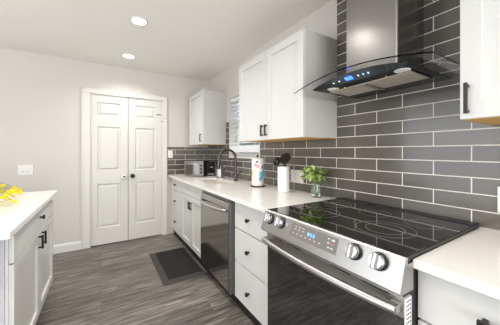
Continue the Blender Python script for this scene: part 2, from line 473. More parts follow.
for yy in (WY0 + .12, WY1 - .12):
    MB().tube([(XP + .008, yy, 1.30), (XP + .008, yy, WZ1 - .05)], .0015, 6).build('ladder_cord', M['blind'], bl)

nb = struct('wall_neighbour', MB().box(4.2, 4.4, -2, 9, 0, 3.4), mat('outside_wall', srgb(60, 70, 70), .8, noise=.3, nscale=3), 'grey-green wall outside, glimpsed between the blind slats')
struct('ground_outside', MB().box(1.8, 4.2, -2, 9, -.2, -.1), mat('outside_ground', srgb(120, 115, 105), .9))

# ------------------------------------------------------------------ recessed downlights
def downlight(x, y, label):
    t = thing('ceiling_light', (x, y, ZC), label, 'ceiling light', 'recessed ceiling lights')
    MB().lathe([(.062, 0), (.082, 0), (.080, -.006), (.062, -.008), (.060, -.002)], (x, y, ZC)).build('trim_ring', M['trim'], t, smooth=True)
    MB().lathe([(0, -.003), (.061, -.003), (.061, -.0005), (0, -.0005)], (x, y, ZC)).build('diffuser', M['lens'], t, smooth=False)
    d = bpy.data.lights.new('downlight_bulb', 'AREA'); d.shape = 'DISK'; d.size = .12; d.spread = math.radians(135); d.energy = DOWNLIGHT; d.color = (1.0, 0.97, 0.93)
    o = bpy.data.objects.new('downlight_bulb', d); o.location = (0, 0, -.012); o.parent = t; col.objects.link(o)
downlight(.293, 3.334, 'round recessed ceiling light nearer the double doors')
downlight(.293, 2.393, 'round recessed ceiling light nearer the camera, larger in view')
downlight(.293, 1.45, 'round recessed ceiling light above the aisle beside the range')
downlight(-0.35, 0.45, 'round recessed ceiling light above the camera')
downlight(.293, -0.9, 'round recessed ceiling light at the rear of the room')
downlight(-1.5, 0.5, 'round recessed ceiling light over the living side')

# ------------------------------------------------------------------ cabinet parts
def shaker_mb(sx, xf, y0, y1, z0, z1, th=.019, fw=.058, rec=.014):
    """shaker door whose face looks along sx (-1 or +1) at x = xf"""
    mb = MB(); xb = xf - sx * th
    def ring(x, ins): return [mb.bm.verts.new((x, a, c)) for a, c in ((y0 + ins, z0 + ins), (y1 - ins, z0 + ins), (y1 - ins, z1 - ins), (y0 + ins, z1 - ins))]
    R = [ring(xb, 0), ring(xf - sx * .0015, 0), ring(xf, .0015), ring(xf, fw), ring(xf - sx * rec, fw + .002)]
    mb.bm.faces.new(R[0])
    for A, B in zip(R, R[1:]):
        for k in range(4): mb.bm.faces.new((A[k], A[(k + 1) % 4], B[(k + 1) % 4], B[k]))
    mb.bm.faces.new(R[-1])
    return mb
def slab_mb(sx, xf, y0, y1, z0, z1, th=.019):
    x0, x1 = sorted((xf, xf - sx * th))
    return MB().box(x0, x1, y0, y1, z0, z1, .0015)
def vpull(sx, xf, y, z0, z1, parent, name='handle', m='pull', w=.011, so=.026):
    xa = xf + sx * so
    x0, x1 = sorted((xa - sx * .008, xa + sx * .004))
    mb = MB().box(x0, x1, y - w / 2, y + w / 2, z0, z1, .0015)
    for z in (z0 + .010, z1 - .010):
        a0, a1 = sorted((xf, xa))
        mb.box(a0, a1, y - .0045, y + .0045, z - .0055, z + .0055, .001)
    return mb.build(name, M[m], parent)
def hpull(sx, xf, z, y0, y1, parent):
    xa = xf + sx * .030
    x0, x1 = sorted((xa - sx * .008, xa + sx * .004))
    mb = MB().box(x0, x1, y0, y1, z - .007, z + .007, .0015)
    for y in (y0 + .012, y1 - .012):
        a0, a1 = sorted((xf, xa)); mb.box(a0, a1, y - .006, y + .006, z - .005, z + .005, .001)
    return mb.build('handle', M['pull'], parent)
def knob(sx, xf, y, z, parent, sq=True):
    mb = MB()
    R = Matrix.Translation((xf, y, z)) @ Matrix.Rotation(math.radians(90) * sx, 4, 'Y')
    mb.lathe([(0, 0), (.009, 0), (.008, .004), (.006, .012), (.006, .018)], mtx=R)
    mb.lathe([(0, .014), (.012, .014), (.0155, .018), (.0155, .025), (.012, .028), (0, .028)], mtx=R)
    return mb.build('knob', M['black'], parent, smooth=True)

CF = 0.943        # carcass front of the right run
DF = 0.924        # door faces
def base_carcass(t, y0, y1, sidemat='cab'):
    mb = MB()
    mb.box(CF, XP - .006, y0, y1, .10, CB - .0005, .001)
    mb.build('carcass', M['cab'], t)
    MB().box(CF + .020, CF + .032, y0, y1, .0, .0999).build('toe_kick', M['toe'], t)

# --- three drawer unit beside the range
t = thing('drawer_cabinet', (1.2, 1.48, 0), 'white three-drawer base cabinet with black knobs between the range and the dishwasher', 'cabinet')
base_carcass(t, 1.20, 1.745)
for z0, z1, kz in ((.665, .868, .765), (.398, .655, .530), (.105, .388, .225)):
    d = slab_mb(-1, DF, 1.212, 1.728, z0, z1).build('drawer', M['cab'], t)
    knob(-1, DF, 1.512, kz, d)
# --- sink cabinet
t = thing('sink_cabinet', (1.2, 2.86, 0), 'white base cabinet with false front and two shaker doors under the sink', 'cabinet')
mb = MB()
mb.box(CF, XP - .006, 2.46, 2.474, .10, CB - .0005); mb.box(CF, XP - .006, 3.248, 3.262, .10, CB - .0005)
mb.box(CF, XP - .006, 2.474, 3.248, .10, .116); mb.box(XP - .018, XP - .006, 2.474, 3.248, .116, CB - .0005); mb.box(CF, CF + .015, 2.474, 3.248, .727, CB - .0005)
mb.build('carcass', M['cab'], t)
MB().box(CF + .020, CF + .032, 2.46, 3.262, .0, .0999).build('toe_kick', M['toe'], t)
slab_mb(-1, DF, 2.466, 3.258, .735, .868).build('false_front', M['cab'], t)
for y0, y1, hy in ((2.466, 2.852, 2.822), (2.858, 3.258, 2.885)):
    d = shaker_mb(-1, DF, y0, y1, .105, .727).build('door', M['cab'], t)
    vpull(-1, DF, hy, .575, .665, d, w=.016)
# --- far drawer cabinet
t = thing('drawer_cabinet', (1.2, 3.53, 0), 'narrow white three-drawer base cabinet in the corner by the double doors', 'cabinet')
base_carcass(t, 3.266, YB - .03)
for z0, z1, kz in ((.705, .868, .79), (.415, .695, .555), (.105, .405, .255)):
    d = slab_mb(-1, DF, 3.275, 3.785, z0, z1).build('drawer', M['cab'], t)
    knob(-1, DF, 3.55, kz, d)
MB().box(DF + .001, CF, 3.787, YB - .03, .10, CB - .0005).build('filler', M['cab'], t)
# --- near right cabinet
t = thing('drawer_cabinet', (1.2, 0.0, 0), 'white base cabinet with a dark bar pull at the right edge of the photo', 'cabinet')
base_carcass(t, -0.75, 0.4012)
d = slab_mb(-1, DF, -0.10, 0.4005, .705, .868).build('drawer', M['cab'], t); hpull(-1, DF, .795, 0.125, .240, d)
d = slab_mb(-1, DF, -0.10, 0.4005, .405, .695).build('drawer', M['cab'], t); hpull(-1, DF, .60, 0.125, .240, d)
d = slab_mb(-1, DF, -0.10, 0.4005, .105, .395).build('drawer', M['cab'], t); hpull(-1, DF, .30, 0.125, .240, d)
d = shaker_mb(-1, DF, -0.74, -0.107, .105, .868).build('door', M['cab'], t); vpull(-1, DF, -.15, .70, .80, d)

# ------------------------------------------------------------------ worktops
SX0, SX1, SY0, SY1 = 1.06, 1.345, 2.485, 3.09
CE = 0.884
def slab_with_hole(x0, x1, y0, y1, hx0, hx1, hy0, hy1, r=.05):
    mb = MB(); bm = mb.bm
    outer = [(x0, y0), (x1, y0), (x1, y1), (x0, y1)]
    inner = []
    for cx, cy, a0 in ((hx0 + r, hy0 + r, 180), (hx1 - r, hy0 + r, 270), (hx1 - r, hy1 - r, 0), (hx0 + r, hy1 - r, 90)):
        for k in range(7):
            a = math.radians(a0 + 15 * k); inner.append((cx + r * math.cos(a), cy + r * math.sin(a)))
    for z in (CT, CB):
        O = [bm.verts.new((p[0], p[1], z)) for p in outer]; I = [bm.verts.new((p[0], p[1], z)) for p in inner]
        for q in range(4):      # fan from each outer corner to its rounded corner, then the quads between
            seg = I[q * 7:(q + 1) * 7]
            for a, b_ in zip(seg, seg[1:]): bm.faces.new((O[q], a, b_))
            bm.faces.new((O[q], seg[-1], I[((q + 1) % 4) * 7], O[(q + 1) % 4]))
        if z == CT: OT, IT = O, I
    for A, B in ((OT, O), (IT, I)):
        n = len(A)
        for k in range(n): bm.faces.new((A[k], A[(k + 1) % n], B[(k + 1) % n], B[k]))
    return mb
ct = slab_with_hole(CE, XW - .002, 1.178, YB - .009, SX0, SX1, SY0, SY1).build('countertop', M['quartz'])
tag(ct, 'long white quartz countertop with the sink, from the range to the back corner', 'countertop')
ct = MB().box(CE, XW - .002, -0.76, .3985, CB, CT, .002).build('countertop', M['quartz'])
tag(ct, 'short white quartz countertop to the right of the range', 'countertop')
# sink basin
t = thing('kitchen_sink', (1.2, 2.73, .70), 'pale undermount sink set into the white countertop below the faucet', 'sink')
mb = MB(); e = .006
for (a, b_, c, d_) in ((SX0 - e - .004, SX0 - e, SY0 - e, SY1 + e), (SX1 + e, SX1 + e + .004, SY0 - e, SY1 + e), (SX0 - e, SX1 + e, SY0 - e - .004, SY0 - e), (SX0 - e, SX1 + e, SY1 + e, SY1 + e + .004)):
    mb.box(a, b_, c, d_, .70, CB - .001)
mb.box(SX0 - e, SX1 + e, SY0 - e, SY1 + e, .70, .704)
mb.build('basin', M['sink'], t)
MB().lathe([(0, .001), (.035, .001), (.042, .004), (.042, .0), (0, 0)], (1.2, 2.73, .7042)).build('drain', M['chrome'], t, smooth=True)

# ------------------------------------------------------------------ faucet
t = thing('kitchen_faucet', (1.40, 2.61, CT), 'dark gunmetal gooseneck faucet with side lever behind the sink', 'faucet')
bx, by = 1.415, 2.625
MB().lathe([(0, 0), (.028, 0), (.028, .006), (.023, .012), (.021, .10), (.017, .12), (0, .12)], (bx, by, CT)).build('base', M['gunmetal'], t, smooth=True)
pts = [(bx, by, CT + .10), (bx, by, CT + .24)]
R_, cxx = .112, bx - .112
for k in range(0, 15):
    a = math.radians(k * 12.5)
    pts.append((cxx + R_ * math.cos(a), by, CT + .268 + R_ * math.sin(a)))
pts.append((bx - 2 * R_ - .002, by, CT + .25))
MB().tube(pts, .015, 14).build('neck', M['gunmetal'], t, smooth=True)
MB().tube([(bx - 2 * R_ - .001, by, CT + .262), (bx - 2 * R_ - .004, by, CT + .235), (bx - 2 * R_ - .006, by, CT + .17), (bx - 2 * R_ - .006, by, CT + .150)], [.015, .018, .020, .016], 14).build('spray_head', M['gunmetal'], t, smooth=True)
MB().tube([(bx, by - .015, CT + .055), (bx, by - .055, CT + .07), (bx, by - .15, CT + .135)], [.013, .010, .007], 12).build('lever', M['gunmetal'], t, smooth=True)

# ------------------------------------------------------------------ dishwasher
t = thing('dishwasher', (1.2, 2.07, 0), 'dark stainless dishwasher with curved bar handle under the long countertop', 'dishwasher')
MB().box(CF + .0, XP - .02, 1.757, 2.448, .10, CB - .002).build('body', M['dwside'], t)
MB().box(CF + .020, CF + .032, 1.757, 2.448, 0, .0999).build('toe_kick', M['toe'], t)
MB().prism([(.893, .115), (.893, .79), (.899, .832), (.912, .845), (.9425, .845), (.9425, .115)], 1.785, 2.435, 'y').build('door', M['darksteel'], t)
MB().box(.900, .9425, 1.7585, 1.7845, .10, .862, .002).build('side_trim', M['dwside'], t)
MB().box(.912, .9425, 1.7855, 2.445, .847, .868, .002).build('top_strip', M['dwside'], t)
pts = []
for k in range(13):
    s = k / 12; y = 1.82 + (2.40 - 1.82) * s
    pts.append((.893 - .048 * math.sin(math.pi * s) ** .55 - .002, y, .775))
MB().tube(pts, .0115, 12).build('handle', M['chrome'], t, smooth=True)

# ------------------------------------------------------------------ the range
RY0, RY1 = .402, 1.166
t = thing('range', (1.2, .78, 0), 'stainless slide-in electric range with black glass cooktop and front knobs', 'range')
MB().box(.885, 1.50, RY0 + .004, RY1 - .004, .06, .905).build('body', M['backing'], t)
ck = MB().box(.848, 1.455, RY0, RY1, .9055, .930, .003).build('cooktop', M['glassblack'], t)
MB().box(1.456, XW - .003, RY0, RY1, .9055, .9335, .003).build('rear_vent_trim', M['blackplastic'], t)
for y0, y1 in ((RY0 - .0030, RY0 - .0004), (RY1 + .0004, RY1 + .0030)):
    MB().box(.85, 1.50, y0, y1, .915, .9290, .0008).build('side_trim', M['blackplastic'], t)
def ringp(cx, cy, r, w=.0018):
    MB().lathe([(r - w, 0), (r - w, .0006), (r + w, .0006), (r + w, 0)], (cx, cy, .9301), 64).build('burner_ring', M['ringprint'], ck)
for cx, cy, r in ((1.072, .595, .118), (1.072, .595, .078), (1.295, .775, .080), (1.295, 1.02, .078), (1.052, .950, .108), (1.052, .950, .062), (1.295, .535, .078)):
    ringp(cx, cy, r)
# slanted control panel
A, B = Vector((.838, .9285)), Vector((.799, .822))
prof = [(.8478, .9285), tuple(A), (A.x - .004, A.y - .004), tuple(B), (B.x + .006, B.y - .008), (.8835, .814), (.8835, .9055), (.8478, .9055)]
cp = MB().prism(prof, RY0 - .006, RY1 + .006, 'y').build('control_panel', M['steel'], t)
dirp = (B - A).normalized(); nrm = Vector((dirp.y, -dirp.x))          # outward (towards -x)
if nrm.x > 0: nrm = -nrm
A0 = Vector((A.x - .004, A.y - .004)); Lp = (B - A0).length; dirp = (B - A0).normalized(); nrm = Vector((dirp.y, -dirp.x)); nrm = -nrm if nrm.x > 0 else nrm
def pp(y, tt, h=0.0):
    q = A0 + dirp * (Lp * tt) + nrm * h
    return Vector((q.x, y, q.y))
def patch(y0, y1, t0, t1, h0, h1):
    mb = MB(); add_patch(mb, y0, y1, t0, t1, h0, h1); return mb
def add_patch(mb, y0, y1, t0, t1, h0, h1, sh=0.0):
    P = [mb.bm.verts.new(pp(y, tt, h)) for h in (h0, h1) for y, tt in ((y0, t0), (y1, t0), (y1 + sh, t1), (y0 + sh, t1))]
    for f in ((0, 1, 2, 3), (7, 6, 5, 4), (0, 4, 5, 1), (1, 5, 6, 2), (2, 6, 7, 3), (3, 7, 4, 0)): mb.bm.faces.new([P[i] for i in f])
dp = patch(.650, .930, .11, .72, -.001, .0012).build('display', M['display'], cp)
# lit clock digits "8:50"
mb = MB()
def seg_digit(y_left, ch, w=.009, tt0=.30, tt1=.43, th=.0018):
    # y decreases to the viewer's right
    tm = (tt0 + tt1) / 2; dt = .014
    S = {'a': (y_left, y_left - w, tt0, tt0 + dt), 'g': (y_left, y_left - w, tm - dt / 2, tm + dt / 2), 'd': (y_left, y_left - w, tt1 - dt, tt1),
         'f': (y_left, y_left - th, tt0, tm), 'b': (y_left - w + th, y_left - w, tt0, tm), 'e': (y_left, y_left - th, tm, tt1), 'c': (y_left - w + th, y_left - w, tm, tt1)}
    for s in {'8': 'abcdefg', '5': 'afgcd', '0': 'abcdef', '1': 'bc', '2': 'abged'}[ch]:
        a, b_, c, d_ = S[s]; add_patch(mb, b_, a, c, d_, .0012, .002)
seg_digit(.815, '8'); seg_digit(.798, '5'); seg_digit(.782, '0')
mb.build('clock_digits', M['led'], dp)
def bprint(a, b_, c, d_):
    q = MB(); add_patch(q, a, b_, c, d_, .0012, .0019); q.build('button_print', M['icon'], dp)
for k in range(3):
    for r_ in (0, 1):
        yy = .902 - k * .026; tt = .20 + r_ * .13
        bprint(yy - .010, yy, tt, tt + .035)
for k in range(7):
    yy = .912 - k * .028; bprint(yy - .009, yy, .52, .56)
for k, tt in enumerate((.20, .36)):
    bprint(.690, .700, tt, tt + .05)
for yy in (.690, .672): bprint(yy - .005, yy + .006, .53, .58)
bprint(.664, .679, .20, .28)
rb = MB(); add_patch(rb, .664, .679, .36, .44, .0012, .0019)
rb.build('cancel_button', mat('button_reddish', srgb(176, 120, 100), .5), dp)
# knobs
def range_knob(y):
    c = pp(y, .33, .0005)
    n3 = Vector((nrm.x, 0, nrm.y)); d3 = Vector((dirp.x, 0, dirp.y))
    Rm = Matrix(((n3.y * 0 + d3.x, 0, n3.x, c.x), (0, 1, 0, c.y), (d3.z, 0, n3.z, c.z), (0, 0, 0, 1)))
    k = MB().lathe([(0, 0), (.031, 0), (.031, .006), (.028, .008)], mtx=Rm).build('knob', M['blackplastic'], cp, smooth=True)
    MB().lathe([(.026, .007), (.0275, .010), (.0265, .026), (.024, .029), (0, .029)], mtx=Rm).box(-.026, .026, -.0075, .0075, .024, .042, .003, Rm).build('grip', M['chrome'], k, smooth=True)
for y in (1.108, 1.012, .572, .476): range_knob(y)
# gap, oven door, window, handle
MB().box(.868, .8845, RY0 + .004, RY1 - .004, .799, .8135).build('vent_gap', M['blackplastic'], t)
dr_ = MB()
dr_.box(.838, .884, RY0 + .002, RY1 - .002, .731, .797, .003)
od = dr_.build('oven_door', M['steel'], t)
MB().box(.841, .884, RY0 + .002, RY1 - .002, .205, .7305, .003).build('door_glass', M['ovenglass'], od)
sl = MB()
for y0, y1 in ((1.02, 1.12), (.88, .98), (.60, .70), (.45, .55)):
    MB().box(.8368, .8385, y0, y1, .784, .788).build('vent_slot', M['blackplastic'], od)
pts = []
for k in range(17):
    s = k / 16; y = RY0 + .012 + (RY1 - RY0 - .024) * s
    pts.append((.808 - .030 * math.sin(math.pi * s) ** .8, y, .762))
hb = MB()
hb.tube([(p[0], p[1], p[2]) for p in pts], .0155, 14)
for y in (RY0 + .024, RY1 - .024): hb.box(.803, .839, y - .016, y + .016, .748, .776, .004)
hb.build('handle', M['steel'], od, smooth=True)
pv = MB().box(.842, .884, RY0 - .0005, RY0 + .0018, .24, .790).build('door_side_panel', M['white_plastic'], od)
pm = MB()
for k in range(34):
    for j in range(3): pm.box(.850 + j * .011, .856 + j * .011, RY0 - .0012, RY0 - .0004, .776 - k * .014, .782 - k * .014)
pm.build('perforations', M['slot'], pv)
MB().box(.846, .884, RY0 + .002, RY1 - .002, .065, .195, .003).build('storage_drawer', M['steel'], t)
# printed frame of the oven window
wl = MB()
for (a, b_, c, d_) in ((.50, 1.07, .655, .658), (.50, 1.07, .30, .303), (.50, .503, .30, .658), (1.067, 1.07, .30, .658)): wl.box(.8402, .8412, a, b_, c, d_)
wl.build('window_outline', M['backing'], od)

# ------------------------------------------------------------------ range hood
HY = .785
t = thing('range_hood', (1.3, HY, 1.64), 'stainless chimney range hood with curved glass canopy above the range', 'range hood')
ch = MB().box(1.252, XW - .001, .634, .926, 1.66, ZC - .002, .002).build('chimney', M['chimsteel'], t)
MB().box(1.2505, 1.268, .6325, .641, 1.66, ZC - .002, .001).build('corner_seam', M['steel'], ch)
def arch_z(y):                        # top of the arch at y
    s = (y - HY) / .384
    return 1.638 + .053 * (1 - s * s)
N = 36
mb = MB()
top, bot = [], []
for k in range(N + 1):
    y = HY - .384 + .768 * k / N
    top.append((y, arch_z(y) + .006)); bot.append((y, arch_z(y)))
mb.prism(top + bot[::-1], 1.05, XW - .003, 'x').build('glass_canopy', M['hoodglass'], t, smooth=True)
# body: flat below, arched above, slanted glass control face
mb = MB(); bm = mb.bm
rows = []
M_ = 20
for k in range(M_ + 1):
    s = -1 + 2 * k / M_
    y = HY - .005 + .274 * s
    zt = min(arch_z(y) - .0015, 1.6485 + .034 * (1 - s * s) + .001)
    e = 1 - abs(s) ** 6
    rows.append([bm.verts.new(p) for p in ((1.102 - .008 * e, y, zt), (1.104 + .062 * e, y, 1.6465), (XW - .002, y, 1.6465), (XW - .002, y, zt))])
for A_, B_ in zip(rows, rows[1:]):
    for k in range(4): bm.faces.new((A_[k], A_[(k + 1) % 4], B_[(k + 1) % 4], B_[k]))
bm.faces.new(rows[0]); bm.faces.new(rows[-1][::-1])
bd = mb.build('body', M['hoodblack'], t, smooth=True)
# control glass laid on the slanted front face
mb = MB(); bm = mb.bm; rows = []
for k in range(M_ + 1):
    s = -.985 + 1.97 * k / M_
    y = HY - .005 + .274 * s
    zt = min(arch_z(y) - .0015, 1.6485 + .034 * (1 - s * s) + .001)
    e = 1 - abs(s) ** 6
    p0 = Vector((1.102 - .008 * e, y, zt - .001)); p1 = Vector((1.104 + .062 * e - .012 * e, y, 1.6465 + (zt - 1.6465) * .16))
    off = Vector((-.0015, 0, -.0015))
    rows.append([bm.verts.new(p0 + off), bm.verts.new(p1 + off), bm.verts.new(p1 - off * .2), bm.verts.new(p0 - off * .2)])
for A_, B_ in zip(rows, rows[1:]):
    for k in range(4): bm.faces.new((A_[k], A_[(k + 1) % 4], B_[(k + 1) % 4], B_[k]))
bm.faces.new(rows[0]); bm.faces.new(rows[-1][::-1])
cg = mb.build('control_strip', M['hoodfront'], t, smooth=True)
def hood_face(y, f):
    s = (y - HY + .005) / .274
    zt = min(arch_z(y) - .0015, 1.6485 + .034 * (1 - s * s) + .001); e = 1 - abs(s) ** 6
    p0 = Vector((1.102 - .008 * e, y, zt - .001)); p1 = Vector((1.104 + .050 * e, y, 1.6465 + (zt - 1.6465) * .16))
    return p0.lerp(p1, f) + Vector((-.003, 0, -.003))
def hood_mark(mb, y, dy, f0, f1):
    a = [hood_face(y, f0), hood_face(y - dy, f0), hood_face(y - dy, f1), hood_face(y, f1)]
    n = Vector((-.0015, 0, -.0015))
    V = [mb.bm.verts.new(p) for p in a] + [mb.bm.verts.new(p + n) for p in a]
    for f in ((0, 1, 2, 3), (7, 6, 5, 4), (0, 4, 5, 1), (1, 5, 6, 2), (2, 6, 7, 3), (3, 7, 4, 0)): mb.bm.faces.new([V[i] for i in f])
mb = MB()
hood_mark(mb, .835, .006, .34, .70); hood_mark(mb, .835, .018, .34, .40); hood_mark(mb, .835, .018, .49, .55); hood_mark(mb, .835, .018, .64, .70); hood_mark(mb, .822, .005, .34, .70)
hood_mark(mb, .812, .005, .34, .70); hood_mark(mb, .800, .005, .34, .70); hood_mark(mb, .812, .017, .34, .40); hood_mark(mb, .812, .017, .64, .70)
mb.build('display_digits', M['ledblue'], cg)
hbm = mat('hood_button_light', srgb(200, 220, 240), .5, emit=srgb(190, 215, 255), estr=1.0)
for y in (.915, .878, .762, .735, .708):
    mb = MB(); hood_mark(mb, y, .006, .44, .6); mb.build('touch_button', hbm, cg)
# filter and lamps on the underside
ft = MB().box(1.200, 1.405, .545, 1.02, 1.6425, 1.6462).build('filter_frame', M['hoodblack'], t)
ff = MB()
for k in range(6):
    x = 1.206 + k * .0332
    ff.box(x, x + .021, .552, 1.013, 1.6395, 1.6424)
ff.build('baffles', M['filter'], ft)
MB().box(1.21, 1.40, .776, .792, 1.634, 1.6384).build('center_bar', M['steel'], ft)
for y in (.575, .995):
    lp = MB().lathe([(0, -.0035), (.030, -.0035), (.034, 0), (0, 0)], (1.180 if y < .7 else 1.182, y - (.0 if y < .7 else .03), 1.6464)).build('hood_lamp', M['white_plastic'], t, smooth=True)
for y in (.66, .90):
    MB().lathe([(0, -.012), (.006, -.012), (.007, 0), (0, 0)], (1.205, y, 1.6464)).build('filter_latch', M['brass'], t, smooth=True)

# ------------------------------------------------------------------ upper cabinets
UF = 1.184
def upper(name, y0, y1, z0, z1, doors, label, ztrim=0):
    t = thing(name, (1.36, (y0 + y1) / 2, z0), label, 'cabinet', 'upper wall cabinets')
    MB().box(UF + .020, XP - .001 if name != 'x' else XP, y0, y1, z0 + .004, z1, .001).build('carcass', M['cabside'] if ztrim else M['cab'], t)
    MB().box(UF + .022, XW - .002, y0 + .003, y1 - .003, z0, z0 + .0038).build('underside', M['wood'], t)
    for (a, b_, hy, h0, h1) in doors:
        d = shaker_mb(-1, UF, a, b_, z0 + .002, z1 - .002, fw=.062).build('door', M['cab'], t)
        vpull(-1, UF, hy, h0, h1, d)
    return t
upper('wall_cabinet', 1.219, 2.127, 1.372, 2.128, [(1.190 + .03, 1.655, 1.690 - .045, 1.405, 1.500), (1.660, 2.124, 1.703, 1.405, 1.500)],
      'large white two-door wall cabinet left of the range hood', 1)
upper('wall_cabinet', 3.150, 3.745, 1.372, 2.128, [(3.153, 3.742, 3.200, 1.41, 1.520)], 'white single-door wall cabinet in the back corner left of the window', 1)
rt = upper('wall_cabinet', -0.50, .370, 1.395, 2.44, [(-.066, .367, .343, 1.415, 1.530), (-.497, -.070, -.11, 1.425, 1.540)], 'tall white wall cabinet at the right edge, right of the hood')
# little hinge seen by the near side of the large cabinet
# ------------------------------------------------------------------ left island
IY0, IY1 = 1.47, 2.86
ct = MB().box(-1.35, -.345, IY0, IY1, CB, CT, .002).build('countertop', M['quartz'])
tag(ct, 'white quartz countertop at the left edge, carrying the yellow flowers', 'countertop')
t = thing('island_cabinet', (-.7, 2.3, 0), 'white base cabinet with one drawer and two shaker doors at the left edge', 'cabinet')
c1, df = -.396, -.377
MB().box(-1.0, c1, 1.665, 2.838, .095, CB - .0005, .001).build('carcass', M['cab'], t)
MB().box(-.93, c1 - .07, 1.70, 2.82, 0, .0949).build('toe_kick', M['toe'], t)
MB().box(-1.0, c1 - .012, 1.655, 1.6645, .0, CB - .001, .001).build('end_panel', mat('end_panel_shade', srgb(186, 188, 190), .45), t)['label'] = 'end panel, its pale grey standing in for shade'  # shade on the panel is put into its base colour
d = slab_mb(1, df, 1.676, 2.832, .705, .872).build('drawer', M['cab'], t); knob(1, df, 2.29, .795, d)
for y0, y1, hy in ((1.676, 2.270, 2.232), (2.276, 2.832, 2.340)):
    d = shaker_mb(1, df, y0, y1, .10, .697, fw=.055).build('door', M['cab'], t)
    vpull(1, df, hy, .585, .680, d, w=.016, m='black')

# ------------------------------------------------------------------ switches and outlets
def plate_back(name, x, z, w, h, label, cat, gang):
    y = YB - (.008 if x > .85 else 0)
    t = thing(name, (x, y, z), label, cat)
    MB().box(x - w / 2, x + w / 2, y - .006, y - .0003, z - h / 2, z + h / 2, .002).build('plate', M['white_plastic'], t)
    for k in range(gang):
        xx = x + (k - (gang - 1) / 2) * .046
        r = MB().box(xx - .0165, xx + .0165, y - .0085, y - .0062, z - .033, z + .033, .001).build('rocker' if name == 'light_switch' else 'socket', M['white_plastic'], t)
        MB().box(xx - .010, xx + .010, y - .0090, y - .0084, z - .020, z - .016).build('slot', M['slot'], r)
plate_back('light_switch', -.762, 1.055, .135, .118, 'white double light switch on the wall left of the double doors', 'light switch', 2)
plate_back('light_switch', .912, 1.235, .075, .118, 'white single switch on the dark tile in the back corner', 'light switch', 1)
def plate_right(y, z, w, label, gang):
    t = thing('wall_outlet', (XW, y, z), label, 'outlet')
    MB().box(XW - .006, XW - .0003, y - w / 2, y + w / 2, z - .059, z + .059, .002).build('plate', M['white_plastic'], t)
    for k in range(gang):
        yy = y + (k - (gang - 1) / 2) * .046
        r = MB().box(XW - .0085, XW - .0062, yy - .0165, yy + .0165, z - .033, z + .033, .001).build('socket', M['white_plastic'], t)
        for zz in (.016, -.016):
            for q in (-.006, .006): MB().box(XW - .009, XW - .0084, yy + q - .001, yy + q + .001, z + zz - .005, z + zz + .005).build('slot', M['slot'], r)
plate_right(1.655, 1.045, .165, 'wide white outlet plate on the tile between crock and plant', 2)
plate_right(.302, 1.055, .075, 'white outlet plate on the tile at the right edge', 1)

# ------------------------------------------------------------------ floor mat
t = thing('kitchen_mat', (.73, 2.79, 0), 'black textured rubber mat with grey sloping rim on the floor below the sink', 'mat')
mx0, mx1, my0, my1, rim = .505, .93, 2.365, 3.20, .058
mb = MB(); bm = mb.bm
O = [bm.verts.new(p) for p in ((mx0, my0, .001), (mx1, my0, .001), (mx1, my1, .001), (mx0, my1, .001))]
O2 = [bm.verts.new((v.co.x, v.co.y, .004)) for v in O]
I = [bm.verts.new(p) for p in ((mx0 + rim, my0 + rim, .017), (mx1 - rim * .4, my0 + rim, .017), (mx1 - rim * .4, my1 - rim, .017), (mx0 + rim, my1 - rim, .017))]
for A_, B_ in ((O, O2), (O2, I)):
    for k in range(4): bm.faces.new((A_[k], A_[(k + 1) % 4], B_[(k + 1) % 4], B_[k]))
bm.faces.new(I); bm.faces.new(O[::-1])
mb.build('rim', M['mate'], t)
mb = MB().box(mx0 + rim + .001, mx1 - rim * .4 - .001, my0 + rim + .001, my1 - rim - .001, .0172, .0185)
nx, ny = 12, 24
for i in range(nx):
    for j in range(ny):
        x = mx0 + rim + .018 + i * (mx1 - mx0 - rim * 1.4 - .036) / (nx - 1); y = my0 + rim + .018 + j * (my1 - my0 - 2 * rim - .036) / (ny - 1)
        mb.box(x - .010, x + .010, y - .009, y + .009, .0183, .0205, .0)
mb.build('tread', M['matc'], t)

# ------------------------------------------------------------------ counter items
# paper towel on its holder
cx, cy = 1.375, 2.075
t = thing('paper_towel_holder', (cx, cy, CT), 'dark upright paper towel holder standing by the window wall', 'paper towel holder')
MB().lathe([(0, 0), (.076, 0), (.078, .004), (.074, .010), (0, .010)], (cx, cy, CT + .0005)).build('base', M['black'], t, smooth=True)
MB().lathe([(0, .0102), (.006, .0102), (.006, .305), (.011, .310), (.012, .318), (.008, .326), (0, .328)], (cx, cy, CT)).build('rod', M['black'], t, smooth=True)
r = MB().lathe([(.020, .0), (.060, .0), (.061, .003), (.061, .277), (.060, .280), (.020, .280), (.020, 0)], (0, 0, 0), 40).build('paper_towel_roll', M['paper'], None, smooth=True)
r.location = (cx, cy, CT + .0112)
tag(r, 'white paper towel roll printed with pink, green and teal patterns', 'paper towel')

# utensil crock and utensils
cx, cy = 1.385, 1.672
t = MB().lathe([(0, 0), (.049, 0), (.052, .004), (.053, .03), (.053, .222), (.050, .226), (.046, .222), (.046, .012), (0, .012)], (cx, cy, CT + .0005), 40).build('utensil_crock', M['white_ceramic'], None, smooth=True, origin=(cx, cy, CT))
tag(t, 'tall white ceramic crock holding black utensils', 'crock')
def utensil(name, lean, headfn, label):
    a = Vector((cx + lean[0] * .2, cy + lean[1] * .2, CT + .02)); b_ = Vector((cx + lean[0], cy + lean[1], CT + lean[2]))
    t = thing(name, a, label, 'utensil', 'black utensils in the crock')
    MB().tube([a, b_], .0055, 10).build('handle', M['blackplastic'], t, smooth=True)
    headfn(b_, (b_ - a).normalized(), t)
def ladle_head(p, d, t):
    Rm = Matrix.Translation(p + d * .030) @ Matrix.Rotation(math.radians(-70), 4, 'Y')
    MB().lathe([(0, 0), (.020, .004), (.034, .016), (.040, .034), (.038, .034), (.032, .018), (.019, .0065), (0, .003)], mtx=Rm).build('bowl', M['blackplastic'], t, smooth=True)
